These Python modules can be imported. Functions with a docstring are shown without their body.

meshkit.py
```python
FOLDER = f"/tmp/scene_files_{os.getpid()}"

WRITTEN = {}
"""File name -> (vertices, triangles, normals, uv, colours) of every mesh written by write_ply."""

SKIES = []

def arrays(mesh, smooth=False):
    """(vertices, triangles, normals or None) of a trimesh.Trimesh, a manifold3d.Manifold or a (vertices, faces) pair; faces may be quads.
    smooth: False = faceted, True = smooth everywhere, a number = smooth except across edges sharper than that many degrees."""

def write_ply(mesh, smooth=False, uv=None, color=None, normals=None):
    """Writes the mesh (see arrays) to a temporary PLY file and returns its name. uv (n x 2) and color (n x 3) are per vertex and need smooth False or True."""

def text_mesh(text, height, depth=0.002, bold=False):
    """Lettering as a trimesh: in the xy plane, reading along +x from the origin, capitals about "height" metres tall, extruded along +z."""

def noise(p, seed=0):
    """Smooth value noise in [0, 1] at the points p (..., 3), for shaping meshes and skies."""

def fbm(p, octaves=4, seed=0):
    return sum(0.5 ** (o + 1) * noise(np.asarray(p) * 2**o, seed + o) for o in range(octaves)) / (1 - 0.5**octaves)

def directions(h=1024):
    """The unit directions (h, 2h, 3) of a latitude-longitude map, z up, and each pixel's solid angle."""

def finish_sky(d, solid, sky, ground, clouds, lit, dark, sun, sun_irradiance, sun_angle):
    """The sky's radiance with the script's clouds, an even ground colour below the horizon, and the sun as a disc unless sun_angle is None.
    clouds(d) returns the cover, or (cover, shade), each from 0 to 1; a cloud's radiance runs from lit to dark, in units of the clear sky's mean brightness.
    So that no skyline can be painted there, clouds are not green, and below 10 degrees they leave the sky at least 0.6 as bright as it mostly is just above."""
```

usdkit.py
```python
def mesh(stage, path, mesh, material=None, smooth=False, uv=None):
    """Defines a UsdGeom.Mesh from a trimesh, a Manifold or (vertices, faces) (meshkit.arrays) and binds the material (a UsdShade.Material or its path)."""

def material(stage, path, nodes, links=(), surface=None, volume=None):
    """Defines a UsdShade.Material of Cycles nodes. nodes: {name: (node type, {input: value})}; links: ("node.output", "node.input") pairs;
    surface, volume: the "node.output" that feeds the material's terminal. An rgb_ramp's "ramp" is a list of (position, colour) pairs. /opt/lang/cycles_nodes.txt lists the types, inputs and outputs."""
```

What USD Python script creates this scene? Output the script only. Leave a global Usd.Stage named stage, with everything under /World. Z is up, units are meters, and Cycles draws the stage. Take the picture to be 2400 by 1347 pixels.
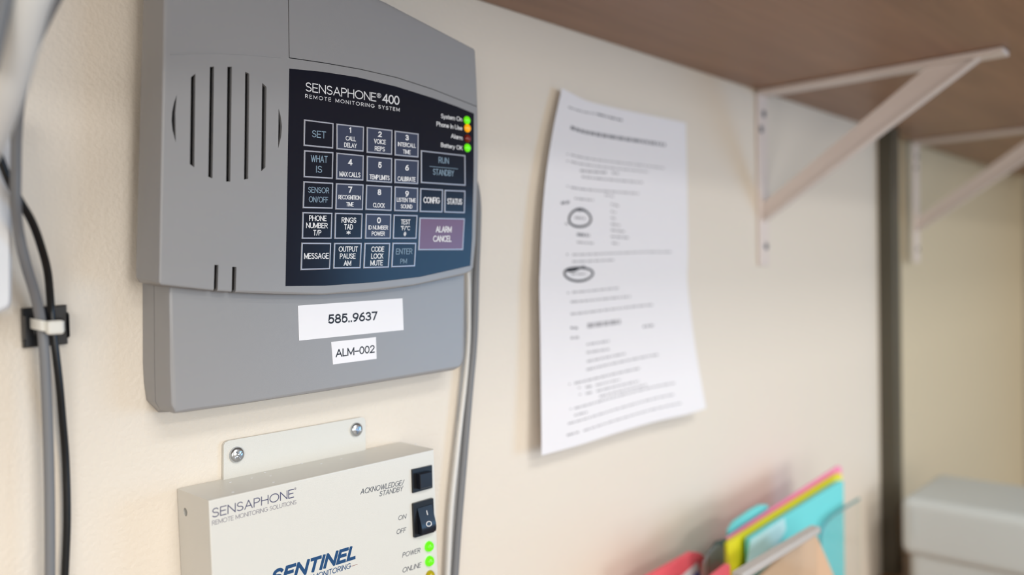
import math, random
import numpy as np, trimesh, manifold3d
from shapely.geometry import Polygon, LineString, Point, box as sbox
from shapely.ops import unary_union
from pxr import Usd, UsdGeom, UsdLux, UsdShade, Sdf, Gf
import usdkit, meshkit

random.seed(7)
rng = np.random.default_rng(7)
stage = Usd.Stage.CreateInMemory()
UsdGeom.SetStageUpAxis(stage, 'Z'); UsdGeom.SetStageMetersPerUnit(stage, 1.0)
world = UsdGeom.Xform.Define(stage, '/World'); stage.SetDefaultPrim(world.GetPrim())
UsdGeom.Scope.Define(stage, '/World/Looks')

# ------------------------------------------------------------------ camera
F, W, H = 1900.0, 2400.0, 1347.0            # focal length in pixels of the 2400 x 1347 frame
DIST, CZ = 0.412, 1.20                      # camera to back wall, camera height
C = np.array([0.0, -DIST, CZ])
VPX, ROLL = (2970.0, 598.0), 0.02           # vanishing point of the wall's horizontals, camera roll
ax = np.array([VPX[0] - W / 2, H / 2 - VPX[1], F]); ax /= np.linalg.norm(ax)
az = np.array([-ROLL, 1.0, (ROLL * ax[0] - ax[1]) / ax[2]]); az /= np.linalg.norm(az)
ay = np.cross(az, ax); ay *= np.sign(ay[2])
RT, UP, FW = (np.array([ax[k], ay[k], az[k]]) for k in range(3))
cam = UsdGeom.Camera.Define(stage, '/World/camera')
cam.CreateHorizontalApertureAttr(36.0); cam.CreateVerticalApertureAttr(36.0 * H / W)
cam.CreateFocalLengthAttr(36.0 * F / W)
cam.CreateFStopAttr(3.5); cam.CreateFocusDistanceAttr(0.445)
cam.CreateClippingRangeAttr(Gf.Vec2f(0.02, 100.0))
cam.CreateExposureAttr(-0.10)
m4 = np.eye(4); m4[:3, 0], m4[:3, 1], m4[:3, 2], m4[:3, 3] = RT, UP, -FW, C
cam.AddTransformOp().Set(Gf.Matrix4d(*m4.T.ravel().tolist()))

# ------------------------------------------------------------------ lights
def rect_light(path, pos, rot, w, h, color, intensity):
    l = UsdLux.RectLight.Define(stage, path)
    l.CreateWidthAttr(w); l.CreateHeightAttr(h); l.CreateColorAttr(Gf.Vec3f(*color)); l.CreateIntensityAttr(intensity)
    l.AddTranslateOp().Set(Gf.Vec3d(*pos)); l.AddRotateXYZOp().Set(Gf.Vec3f(*rot))
    return l
rect_light('/World/ceiling_lamp_light', (0.0, -1.75, 2.57), (0, 0, 0), 1.2, 0.6, (1.0, 0.985, 0.96), 13.0)
rect_light('/World/ceiling_lamp_light_001', (0.0, -3.6, 2.57), (0, 0, 0), 1.2, 0.6, (1.0, 0.985, 0.96), 24.0)
rect_light('/World/window_daylight', (-1.78, -2.3, 1.35), (0, -90, 0), 1.3, 1.4, (1.0, 1.0, 1.0), 4.9)
rect_light('/World/added_front_fill_001', (0.2, -4.95, 1.35), (90, 0, 0), 2.0, 1.3, (1.0, 0.99, 0.97), 5.4)  # added frontal fill from an unseen source, brightens the wall under the shelf
rect_light('/World/window_daylight_002', (2.23, -2.1, 1.0), (0, 90, 0), 0.9, 1.4, (0.20, 0.55, 1.0), 6.0)

# ------------------------------------------------------------------ geometry helpers
def ray(px, py):
    return FW + RT * ((px - W / 2) / F) + UP * ((H / 2 - py) / F)
def at(px, py, off=0.0):
    """Point where the pixel's ray meets the plane OFF metres in front of the back wall."""
    d = ray(px, py); t = (-off - C[1]) / d[1]
    return C + d * t
def atx(px, py, x):
    d = ray(px, py); return C + d * (x / d[0])
def atz(px, py, z):
    d = ray(px, py); return C + d * ((z - CZ) / d[2])
def uv(pts, off):
    return np.array([[p[0], p[2]] for p in (at(x, y, off) for x, y in pts)])
def poly(pts, off):
    return Polygon(uv(pts, off)).buffer(0)

R_WALL = np.array([[1, 0, 0, 0], [0, 0, -1, 0], [0, 1, 0, 0], [0, 0, 0, 1.0]])
def geoms(g):
    return [x for x in getattr(g, 'geoms', [g]) if x.geom_type == 'Polygon' and x.area > 1e-12]
def ext(shape, off, thick):
    """Extrudes a shape in the wall plane (x, z), from OFF in front of the wall towards the room."""
    ms = []
    for g in geoms(shape):
        m = trimesh.creation.extrude_polygon(g, thick, engine='earcut')
        m.apply_translation([0, 0, off]); m.apply_transform(R_WALL); ms.append(m)
    return trimesh.util.concatenate(ms)
def to_tm(man):
    m = man.to_mesh(); return trimesh.Trimesh(np.array(m.vert_properties[:, :3]), np.array(m.tri_verts), process=False)
def to_man(tm):
    tm = tm.copy(); tm.merge_vertices()
    return manifold3d.Manifold(manifold3d.Mesh(np.array(tm.vertices, np.float32), np.array(tm.faces, np.uint32)))
def hull(rings):
    """Convex solid through outlines: (points in x, z; offset from the wall)."""
    pts = np.vstack([np.column_stack([r[:, 0], np.full(len(r), -o), r[:, 1]]) for r, o in rings])
    return manifold3d.Manifold.hull_points(pts)
def inset(pts, d):
    g = Polygon(pts).convex_hull.buffer(-d)
    return np.array(g.exterior.coords)[:-1]
def rbox(lo, hi, r=0.002, n=3):
    """Box with rounded edges."""
    lo, hi = np.array(lo, float), np.array(hi, float)
    pts = []
    s = trimesh.creation.icosphere(1 if n < 4 else 2, r).vertices
    for i in range(8):
        c = np.array([(lo[k] + r) if not (i >> k) & 1 else (hi[k] - r) for k in range(3)])
        pts.append(s + c)
    return to_tm(manifold3d.Manifold.hull_points(np.vstack(pts)))
def smooth_path(pts, n=8):
    pts = np.array(pts, float); P = np.vstack([2 * pts[0] - pts[1], pts, 2 * pts[-1] - pts[-2]]); out = []
    for i in range(1, len(P) - 2):
        p0, p1, p2, p3 = P[i - 1:i + 3]
        for t in np.linspace(0, 1, n, endpoint=False):
            out.append(0.5 * (2 * p1 + (p2 - p0) * t + (2 * p0 - 5 * p1 + 4 * p2 - p3) * t * t + (3 * p1 - p0 - 3 * p2 + p3) * t ** 3))
    out.append(P[-2]); return np.array(out)
def tube(pts, r, sides=16, n=8, caps=True):
    p = smooth_path(pts, n); k = len(p); r = np.broadcast_to(r, (k,)) if np.ndim(r) == 0 else np.interp(np.linspace(0, 1, k), np.linspace(0, 1, len(r)), r)
    t = np.gradient(p, axis=0); t /= np.linalg.norm(t, axis=1, keepdims=True)
    a = np.cross(t, [0, 1.0, 0.02]); a /= np.linalg.norm(a, axis=1, keepdims=True); b = np.cross(t, a)
    ang = np.arange(sides) * 2 * np.pi / sides
    v = p[:, None] + r[:, None, None] * (np.cos(ang)[None, :, None] * a[:, None] + np.sin(ang)[None, :, None] * b[:, None])
    i, j = np.meshgrid(np.arange(k - 1), np.arange(sides), indexing='ij')
    q = np.stack([i * sides + j, i * sides + (j + 1) % sides, (i + 1) * sides + (j + 1) % sides, (i + 1) * sides + j], -1).reshape(-1, 4)
    f = np.vstack([q[:, [0, 1, 2]], q[:, [0, 2, 3]]]); v = v.reshape(-1, 3)
    if caps:
        v = np.vstack([v, p[0], p[-1]]); c0, c1 = len(v) - 2, len(v) - 1; jj = np.arange(sides)
        f = np.vstack([f, np.stack([np.full(sides, c0), (jj + 1) % sides, jj], 1), np.stack([np.full(sides, c1), (k - 1) * sides + jj, (k - 1) * sides + (jj + 1) % sides], 1)])
    m = trimesh.Trimesh(v, f, process=False); m.fix_normals(); return m
def dome(center, r, hgt, axis='y', n=20):
    """Half ellipsoid on the wall-parallel plane, bulging towards the room."""
    th = np.linspace(0, np.pi / 2, 8)
    prof = np.column_stack([r * np.cos(th), hgt * np.sin(th)]); prof = np.vstack([[0, -0.0005], [r, -0.0005], prof]); prof[-1, 0] = 0
    m = trimesh.creation.revolve(prof, sections=n); m.apply_transform(R_WALL); m.apply_translation(center); m.fix_normals(); return m

# ------------------------------------------------------------------ stroke lettering
def arc(cx, cy, rx, ry, a0, a1, n=None):
    n = n or max(4, int(abs(a1 - a0) / 18)); t = np.radians(np.linspace(a0, a1, n + 1))
    return [(cx + rx * math.cos(x), cy + ry * math.sin(x)) for x in t]
G = {
 'A': (.70, [[(0, 0), (.35, 1), (.70, 0)], [(.12, .33), (.58, .33)]]),
 'B': (.55, [[(0, 0), (0, 1)] + arc(.26, .77, .24, .23, 90, -90) + [(0, .54)], [(.26, .54)] + arc(.27, .27, .28, .27, 90, -90) + [(0, 0)]]),
 'C': (.72, [arc(.43, .5, .43, .5, 48, 312)]),
 'D': (.66, [[(0, 0), (0, 1)] + arc(.2, .5, .46, .5, 90, -90) + [(0, 0)]]),
 'E': (.50, [[(.5, 1), (0, 1), (0, 0), (.5, 0)], [(0, .52), (.44, .52)]]),
 'F': (.48, [[(.48, 1), (0, 1), (0, 0)], [(0, .5), (.42, .5)]]),
 'G': (.80, [arc(.44, .5, .44, .5, 48, 345) + [(.86, .46), (.5, .46)]]),
 'H': (.64, [[(0, 0), (0, 1)], [(.64, 0), (.64, 1)], [(0, .52), (.64, .52)]]),
 'I': (.02, [[(.01, 0), (.01, 1)]]),
 'K': (.58, [[(0, 0), (0, 1)], [(.55, 1), (0, .4)], [(.2, .58), (.58, 0)]]),
 'L': (.46, [[(0, 1), (0, 0), (.46, 0)]]),
 'M': (.78, [[(0, 0), (0, 1), (.39, .12), (.78, 1), (.78, 0)]]),
 'N': (.66, [[(0, 0), (0, 1), (.66, 0), (.66, 1)]]),
 'O': (.88, [arc(.44, .5, .44, .5, 0, 360)]),
 'P': (.54, [[(0, 0), (0, 1)] + arc(.27, .74, .27, .26, 90, -90) + [(0, .48)]]),
 'R': (.57, [[(0, 0), (0, 1)] + arc(.27, .74, .27, .26, 90, -90) + [(0, .48)], [(.27, .48), (.57, 0)]]),
 'S': (.54, [arc(.27, .755, .24, .245, 30, 270) + arc(.27, .26, .27, .25, 90, -150)[1:]]),
 'T': (.56, [[(0, 1), (.56, 1)], [(.28, 1), (.28, 0)]]),
 'U': (.62, [[(0, 1)] + arc(.31, .31, .31, .31, 180, 360) + [(.62, 1)]]),
 'V': (.64, [[(0, 1), (.32, 0), (.64, 1)]]),
 'W': (.96, [[(0, 1), (.24, 0), (.48, .95), (.72, 0), (.96, 1)]]),
 'X': (.60, [[(0, 0), (.58, 1)], [(.02, 1), (.6, 0)]]),
 'Y': (.60, [[(0, 1), (.3, .46), (.6, 1)], [(.3, .46), (.3, 0)]]),
 '0': (.54, [arc(.27, .5, .27, .5, 0, 360)]),
 '1': (.26, [[(0, .8), (.22, 1), (.22, 0)]]),
 '2': (.54, [arc(.27, .73, .25, .27, 165, -35) + [(0, 0), (.54, 0)]]),
 '3': (.54, [arc(.26, .76, .23, .24, 150, -90), arc(.26, .27, .27, .26, 90, -150)]),
 '4': (.58, [[(.42, 0), (.42, 1), (0, .27), (.58, .27)]]),
 '5': (.54, [[(.48, 1), (.1, 1), (.06, .52)] + arc(.26, .33, .27, .33, 130, -140)]),
 '6': (.54, [arc(.27, .3, .27, .3, 0, 360), [(.02, .38), (.1, .66), (.24, .9), (.42, 1)]]),
 '7': (.52, [[(0, 1), (.52, 1), (.18, 0)]]),
 '8': (.54, [arc(.27, .76, .22, .24, 0, 360), arc(.27, .26, .27, .26, 0, 360)]),
 '9': (.54, [arc(.27, .7, .27, .3, 0, 360), [(.52, .62), (.44, .34), (.3, .1), (.12, 0)]]),
 '/': (.36, [[(0, -.08), (.36, 1.05)]]), '-': (.46, [[(.0, .45), (.46, .45)]]), '.': (.06, [[(.03, 0), (.03, .02)]]),
 '*': (.40, [[(.2, .5), (.2, 1)], [(0, .62), (.4, .88)], [(0, .88), (.4, .62)]]),
 '#': (.56, [[(.14, 0), (.2, 1)], [(.36, 0), (.42, 1)], [(0, .33), (.54, .33)], [(.02, .67), (.56, .67)]]),
 '°': (.20, [arc(.1, .9, .1, .1, 0, 360)]),
 '®': (.50, [arc(.25, .75, .25, .25, 0, 360), [(.17, .6), (.17, .9)] + arc(.25, .82, .08, .08, 90, -90) + [(.17, .74)], [(.25, .74), (.34, .6)]]),
 'a': (.46, [arc(.22, .32, .22, .32, 0, 360), [(.46, .64), (.46, 0)]]),
 'e': (.46, [[(.02, .33), (.45, .33)] + arc(.23, .33, .22, .32, 0, 315)[1:]]),
 'h': (.42, [[(0, 0), (0, 1)], [(0, .4)] + arc(.21, .42, .21, .22, 180, 0) + [(.42, 0)]]),
 'l': (.02, [[(.01, 0), (.01, 1)]]),
 'm': (.74, [[(0, 0), (0, .65)], [(0, .42)] + arc(.185, .45, .185, .2, 180, 0) + [(.37, 0)], [(.37, .42)] + arc(.555, .45, .185, .2, 180, 0) + [(.74, 0)]]),
 'n': (.42, [[(0, 0), (0, .65)], [(0, .4)] + arc(.21, .42, .21, .22, 180, 0) + [(.42, 0)]]),
 'o': (.48, [arc(.24, .32, .24, .32, 0, 360)]),
 'r': (.26, [[(0, 0), (0, .65)], [(0, .42), (.08, .58), (.26, .64)]]),
 's': (.38, [arc(.19, .48, .16, .16, 30, 270) + arc(.19, .17, .19, .16, 90, -150)[1:]]),
 't': (.28, [[(.12, .9), (.12, .12), (.18, .01), (.28, .01)], [(0, .64), (.28, .64)]]),
 'y': (.44, [[(0, .64), (.22, 0)], [(.44, .64), (.2, -.06), (.1, -.24), (0, -.26)]]),
}
def layout(s, track=.2, space=.36):
    x, out = 0.0, []
    for ch in s:
        if ch == ' ':
            x += space; continue
        w, st = G[ch]
        out += [[(x + a, b) for a, b in k] for k in st]; x += w + track
    return out, x - track
def lettering(s, o, ex, ez, weight, track=.2, space=.36, slant=0.0):
    """Shape of the word(s): o baseline start, ex whole baseline vector, ez cap height vector (x, z), weight = stroke width / cap height."""
    st, width = layout(s, track, space); ex, ez, o = (np.array(k, float) for k in (ex, ez, o)); h = np.linalg.norm(ez); r = weight * h / 2
    ln = np.linalg.norm(ex); o2, exn = o + ex / ln * r, ex * (1 - 2 * r / ln)
    g = unary_union([LineString([o2 + (a + slant * b) / width * exn + (b * (1 - weight) + weight / 2) * ez for a, b in k]).buffer(r, quad_segs=3, cap_style='square', join_style='mitre', mitre_limit=2.5) for k in st])
    lo = -.4 if any(c.islower() for c in s) else 0.0
    e1 = ex / ln * h; band = Polygon([o - e1 + ez * lo, o + ex + 2 * e1 + ez * lo, o + ex + 2 * e1 + ez, o - e1 + ez])
    g = g.intersection(band)
    return g.simplify(h * .008)
def text_px(s, p0, p1, top, off, weight, **kw):
    a, b, t = uv([p0, p1, top], off)
    return lettering(s, a, b - a, t - a, weight, **kw)

# ------------------------------------------------------------------ materials
def lin(c):
    c = np.array(c, float) / 255.0
    return np.where(c <= .04045, c / 12.92, ((c + .055) / 1.055) ** 2.4)
LK = {}
def mat(name, rgb, rough=.5, metallic=0, bump=None, spec=.5, var=0, coat=0, **kw):
    if name in LK: return LK[name]
    p = '/World/Looks/' + name
    nodes = {'p': ('principled_bsdf', {'base_color': lin(rgb), 'roughness': rough, 'metallic': metallic, 'specular_ior_level': spec, **kw})}
    links = []
    if coat: nodes['p'][1].update(coat_weight=coat, coat_roughness=.05)
    if bump or var:
        nodes['g'] = ('geometry', {})
    if bump:
        sc, st, dist = bump
        nodes['n'] = ('noise_texture', {'scale': sc, 'detail': 3.0}); nodes['b'] = ('bump', {'strength': st, 'distance': dist})
        links += [('g.position', 'n.vector'), ('n.fac', 'b.height'), ('b.normal', 'p.normal')]
    if var:
        nodes['v'] = ('noise_texture', {'scale': 30.0, 'detail': 4.0})
        c = lin(rgb); nodes['r'] = ('rgb_ramp', {'ramp': [(0.3, c * (1 - var)), (0.7, np.minimum(c * (1 + var), 1))]})
        links += [('g.position', 'v.vector'), ('v.fac', 'r.fac'), ('r.color', 'p.base_color')]
    LK[name] = usdkit.material(stage, p, nodes, links, surface='p.BSDF'); return LK[name]
def emit(name, rgb, strength, base):
    if name in LK: return LK[name]
    LK[name] = usdkit.material(stage, '/World/Looks/' + name, {'p': ('principled_bsdf', {'base_color': lin(base), 'roughness': .15, 'emission_color': lin(rgb), 'emission_strength': strength})}, [], surface='p.BSDF')
    return LK[name]
def wood(name, dark, light, scale=(1.2, 14, 14)):
    nodes = {'g': ('geometry', {}), 'm': ('mapping', {'scale': scale}), 'n': ('noise_texture', {'scale': 3.0, 'detail': 6.0, 'roughness': .6, 'distortion': .6}),
             'r': ('rgb_ramp', {'ramp': [(.3, lin(dark)), (.7, lin(light))]}), 'p': ('principled_bsdf', {'roughness': .42})}
    LK[name] = usdkit.material(stage, '/World/Looks/' + name, nodes, [('g.position', 'm.vector'), ('m.vector', 'n.vector'), ('n.fac', 'r.fac'), ('r.color', 'p.base_color')], surface='p.BSDF')
    return LK[name]
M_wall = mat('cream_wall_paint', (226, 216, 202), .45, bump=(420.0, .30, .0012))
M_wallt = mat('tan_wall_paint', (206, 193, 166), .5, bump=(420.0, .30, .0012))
M_wall3 = mat('taupe_room_paint', (168, 158, 142), .6)
M_wall2 = mat('white_room_paint', (226, 220, 208), .6)
M_ceil = mat('ceiling_paint', (238, 236, 230), .7)
M_floor = mat('grey_floor', (120, 112, 104), .4, var=.1)
M_shelf = wood('brown_laminate', (140, 104, 80), (158, 119, 92))
M_desk = wood('desk_laminate', (150, 108, 74), (172, 128, 90))
M_trim = mat('bronze_trim', (74, 69, 56), .35)
M_grey = mat('grey_plastic', (150, 149, 150), .36, spec=.6, bump=(2500.0, .12, .0003))
M_dark = mat('black_void', (8, 8, 8), 1.0, spec=0.0)
M_panel = mat('navy_membrane', (8, 13, 32), .15, spec=.24, bump=(3000.0, .05, .0002))
M_keyn = mat('key_navy', (10, 14, 32), .18, spec=.24)
M_keyg = mat('key_slate', (58, 64, 86), .25, spec=.24)
M_keyr = mat('key_mauve', (112, 66, 90), .25)
M_frame = mat('key_frame_silver', (180, 183, 194), .3, metallic=.25)
M_tw = mat('print_white', (236, 236, 238), .5)
M_tp = mat('print_pale_blue', (128, 152, 170), .5)
M_lab = mat('sticker_white', (243, 242, 246), .45)
M_ink = mat('ink_black', (14, 16, 30), .5)
M_cream = mat('cream_powdercoat', (216, 214, 207), .35, bump=(1500.0, .2, .0005))
M_ptxt = mat('print_slate', (58, 58, 96), .5)
M_ptxt2 = mat('print_grey', (128, 124, 134), .5)
M_pblk = mat('print_charcoal', (48, 54, 70), .5)
M_pblue = mat('print_blue', (14, 66, 112), .5)
M_pred = mat('print_copper', (150, 110, 100), .5)
M_blk = mat('black_plastic', (18, 19, 23), .33)
M_blk2 = mat('black_rocker', (20, 24, 34), .28)
M_zinc = mat('zinc_steel', (196, 200, 206), .22, metallic=1.0)
M_cabg = mat('grey_cable_jacket', (118, 119, 122), .45)
M_cabw = mat('white_cable_jacket', (214, 212, 208), .4)
M_cabk = mat('black_cable_jacket', (12, 12, 14), .3)
M_white = mat('white_plastic', (226, 227, 230), .4)
M_bin = mat('bin_plastic', (198, 204, 204), .4)
M_nylon = mat('natural_nylon', (226, 224, 216), .4)
M_paper = mat('paper_white', (232, 230, 234), .75)
M_toner = mat('toner_grey', (168, 166, 170), .7)
M_toner2 = mat('toner_dark', (124, 124, 130), .7)
M_pen = mat('pen_black', (44, 44, 50), .6)
M_brk = mat('white_enamel', (224, 212, 206), .35)
M_hole = mat('bracket_screw', (96, 98, 104), .45, metallic=.3)
M_teal = mat('card_teal', (110, 212, 214), .6)
M_teal2 = mat('reflection_pale_teal', (186, 228, 232), .6)  # colour of the reflection painted on the teal folder
M_pink = mat('card_pink', (250, 140, 184), .6)
M_yel = mat('card_yellow', (236, 228, 40), .6)
M_red = mat('card_red', (236, 100, 112), .55)
M_kraft = mat('card_kraft', (214, 176, 142), .65)
M_dgrn = mat('card_dark_green', (52, 70, 66), .6)
M_blue = mat('print_violet_blue', (90, 96, 190), .6)
M_green = emit('led_green', (118, 250, 12), .62, (70, 190, 20))
M_amber = emit('led_amber', (255, 176, 8), .6, (220, 140, 20))
M_redl = mat('led_red_off', (120, 24, 16), .2)
M_yell = mat('led_yellow_off', (176, 156, 10), .2)
def acrylic():
    LK['acrylic'] = usdkit.material(stage, '/World/Looks/acrylic', {'t': ('transparent_bsdf', {'color': (.97, .98, .98)}), 'g': ('glossy_bsdf', {'roughness': .05, 'color': (1, 1, 1)}), 'm': ('mix_closure', {'fac': .09})},
        [('t.BSDF', 'm.closure1'), ('g.BSDF', 'm.closure2')], surface='m.closure'); return LK['acrylic']
M_acr = acrylic()
M_acre = mat('acrylic_edge', (186, 180, 176), .25)
M_acrd = mat('acrylic_edge_smoky', (96, 150, 154), .2)

# ------------------------------------------------------------------ scene writing
USED = {}
def unique(parent, name):
    k = (parent, name); n = USED.get(k, -1) + 1; USED[k] = n
    return f'{parent}/{name}' + (f'_{n:03d}' if n else '')
def keys(prim, label=None, cat=None, group=None, kind=None):
    for k, v in (('label', label), ('category', cat), ('group', group), ('kind', kind)):
        if v: prim.SetCustomDataByKey(k, v)
class Thing:
    def __init__(self, name, base, label=None, cat=None, group=None, kind=None):
        self.base = np.array(base, float); self.path = unique('/World', name)
        x = UsdGeom.Xform.Define(stage, self.path); x.AddTranslateOp().Set(Gf.Vec3d(*self.base)); self.prim = x.GetPrim()
        keys(self.prim, label, cat, group, kind)
    def part(self, name, mesh, m, parent=None, smooth=30, label=None, kind=None):
        if isinstance(mesh, manifold3d.Manifold): mesh = to_tm(mesh)
        mesh = mesh.copy(); mesh.apply_translation(-self.base)
        p = unique(parent or self.path, name); pr = usdkit.mesh(stage, p, mesh, m, smooth=smooth).GetPrim()
        keys(pr, label, None, None, kind); return p
def single(name, mesh, m, label=None, cat=None, group=None, kind=None, smooth=30):
    p = unique('/World', name); pr = usdkit.mesh(stage, p, mesh, m, smooth=smooth).GetPrim(); keys(pr, label, cat, group, kind); return p

# ------------------------------------------------------------------ room
SHELF_Z, DESK_Z = CZ + 0.193, CZ - 0.452
X0, X1, Y0, ZC = -1.8, 2.25, -5.0, 2.6
def bx(lo, hi):
    m = trimesh.creation.box([hi[k] - lo[k] for k in range(3)]); m.apply_translation([(hi[k] + lo[k]) / 2 for k in range(3)]); return m
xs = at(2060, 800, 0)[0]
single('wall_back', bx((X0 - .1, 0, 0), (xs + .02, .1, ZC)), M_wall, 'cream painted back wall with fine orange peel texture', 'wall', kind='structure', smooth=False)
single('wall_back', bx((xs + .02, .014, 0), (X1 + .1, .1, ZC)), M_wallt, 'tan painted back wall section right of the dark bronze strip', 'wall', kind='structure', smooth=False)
single('wall_left', bx((X0 - .1, Y0, 0), (X0, 0, ZC)), M_wall2, 'plain off-white side wall of the room on the left', 'wall', kind='structure', smooth=False)
single('wall_right', bx((X1, Y0, 0), (X1 + .1, .1, ZC)), M_wall3, 'plain taupe side wall of the room on the right', 'wall', kind='structure', smooth=False)
single('wall_front', bx((X0 - .1, Y0 - .1, 0), (X1 + .1, Y0, ZC)), M_wall2, 'plain off-white wall of the room behind the camera', 'wall', kind='structure', smooth=False)
single('floor', bx((X0 - .1, Y0 - .1, -.1), (X1 + .1, .1, 0)), M_floor, 'grey floor of the room', 'floor', kind='structure', smooth=False)
single('ceiling', bx((X0 - .1, Y0 - .1, ZC), (X1 + .1, .1, ZC + .1)), M_ceil, 'white ceiling of the room', 'ceiling', kind='structure', smooth=False)
single('trim_1', rbox((xs, -.022, DESK_Z - .02), (xs + .03, .014, SHELF_Z), .002), M_trim, 'dark bronze vertical edge strip on the wall behind the bracket', 'trim', kind='structure')

# shelf and desk
s = Thing('wall_shelf', (0.9, 0, SHELF_Z), 'brown wood-grain laminate shelf overhead on white wall brackets', 'shelf')
s.part('shelf_board', rbox((X0 + .5, -.305, SHELF_Z), (2.2, 0, SHELF_Z + .025), .0015), M_shelf)
d = Thing('desk', (1.2, -.35, 0), 'brown wood desk under the folders at the lower right', 'desk')
d.part('desk_top', rbox((-.6, -.28, DESK_Z - .03), (1.62, -.001, DESK_Z), .003), M_desk)
for x in (-.5, 1.56):
    d.part('leg', bx((x - .03, -.26, 0), (x + .03, -.01, DESK_Z - .03)), M_desk)

# ------------------------------------------------------------------ the alarm dialler
OB, OC, OL = .010, .022, .030               # seam of the base, face of the lower cover, face of the lid
dv = Thing('alarm_dialer', at(720, 960, 0), 'grey wall-mounted alarm dialer with dark blue keypad and speaker slots', 'alarm dialer')
# base housing and lower cover
cov = uv([(395, 600), (398, 867), (401, 948), (411, 969), (440, 966), (480, 959), (564, 948), (650, 934), (784, 914), (917, 888.5), (1050, 870), (1067, 867), (1080, 860), (1088, 846), (1090.5, 830), (1091, 667), (1091, 600)], OC)
seam = uv([(361, 600), (363, 867), (365, 941), (374, 957)], OB)
back = uv([(334, 600), (334.5, 850), (337, 897), (343, 937), (371, 966)], 0)
seam_all = np.vstack([seam, cov[4:-6] + [0, -.001], cov[-6:] + [.001, -.0005]])
back_all = np.vstack([back, cov[4:-6] + [0, -.0005], cov[-6:] + [.001, 0]])
dv.part('base_housing', hull([(back_all, 0.0003), (seam_all, OB - .0006)]), M_grey)
lc = hull([(seam_all, OB), (cov, OC - .0015), (inset(cov, .0005), OC - .0006), (inset(cov, .0016), OC)])
dv.part('lower_cover', lc, M_grey)
# lid
crease_px = [(384, -80), (384, 0), (382, 200), (378, 400), (373, 600), (372, 660), (376, 668), (414, 671.5), (502, 682), (555, 686), (650, 690), (757, 690.8), (864, 684), (971, 669.4), (1088, 644), (1105, 635.5), (1111, 628), (1117, 560), (1121, 420), (1122, 360), (1121, 260), (1118.5, 194), (1114.7, 119), (1111, 113), (1000, 62), (905, 5), (800, -42), (680, -82), (560, -105), (460, -115), (390, -112)]
crease = uv(crease_px, OL)
rim = np.vstack([uv([(346, -100), (345, 0), (338, 200), (332, 400), (327, 600), (326, 648), (333, 661)], .014), crease[7:]])
lid = hull([(rim, .0105), (rim, .014), (crease, OL - .0012), (inset(crease, .0004), OL - .0004), (inset(crease, .0012), OL)])
DEEP = .009
panel_pl = poly([(678, 160.6), (757, 168.3), (837, 180.6), (930, 203), (1016, 230), (1070, 249), (1111, 266), (1111, 330), (1110.5, 400), (1106.8, 556), (1102.6, 622.7), (984, 649), (873, 661.7), (761, 669.5), (669, 670.6)], OL)
slots = [[(414.5, 222), (408, 240), (403.5, 262), (402.2, 282), (404.5, 305), (412, 334), (411.5, 300), (411, 262)],
         [(447.6, 181), (458, 172.5), (455.5, 392), (445, 384.5)], [(492, 157), (502, 155.8), (498, 418), (488, 414)], [(533, 156.4), (543.6, 156.4), (539.8, 425.4), (530, 425.4)],
         [(574.8, 168), (584.3, 172.8), (581.6, 419), (572, 420.5)], [(614.7, 194), (624.7, 204), (622, 392), (612.2, 401.5)], [(653, 254), (658, 273), (661, 296), (659, 320), (652, 348), (652.6, 300)],
         [(502.6, 620.5), (512, 620.7), (509.6, 700), (500.4, 700)], [(544.3, 625), (554.2, 625.4), (552, 704), (542.4, 704)]]
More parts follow.
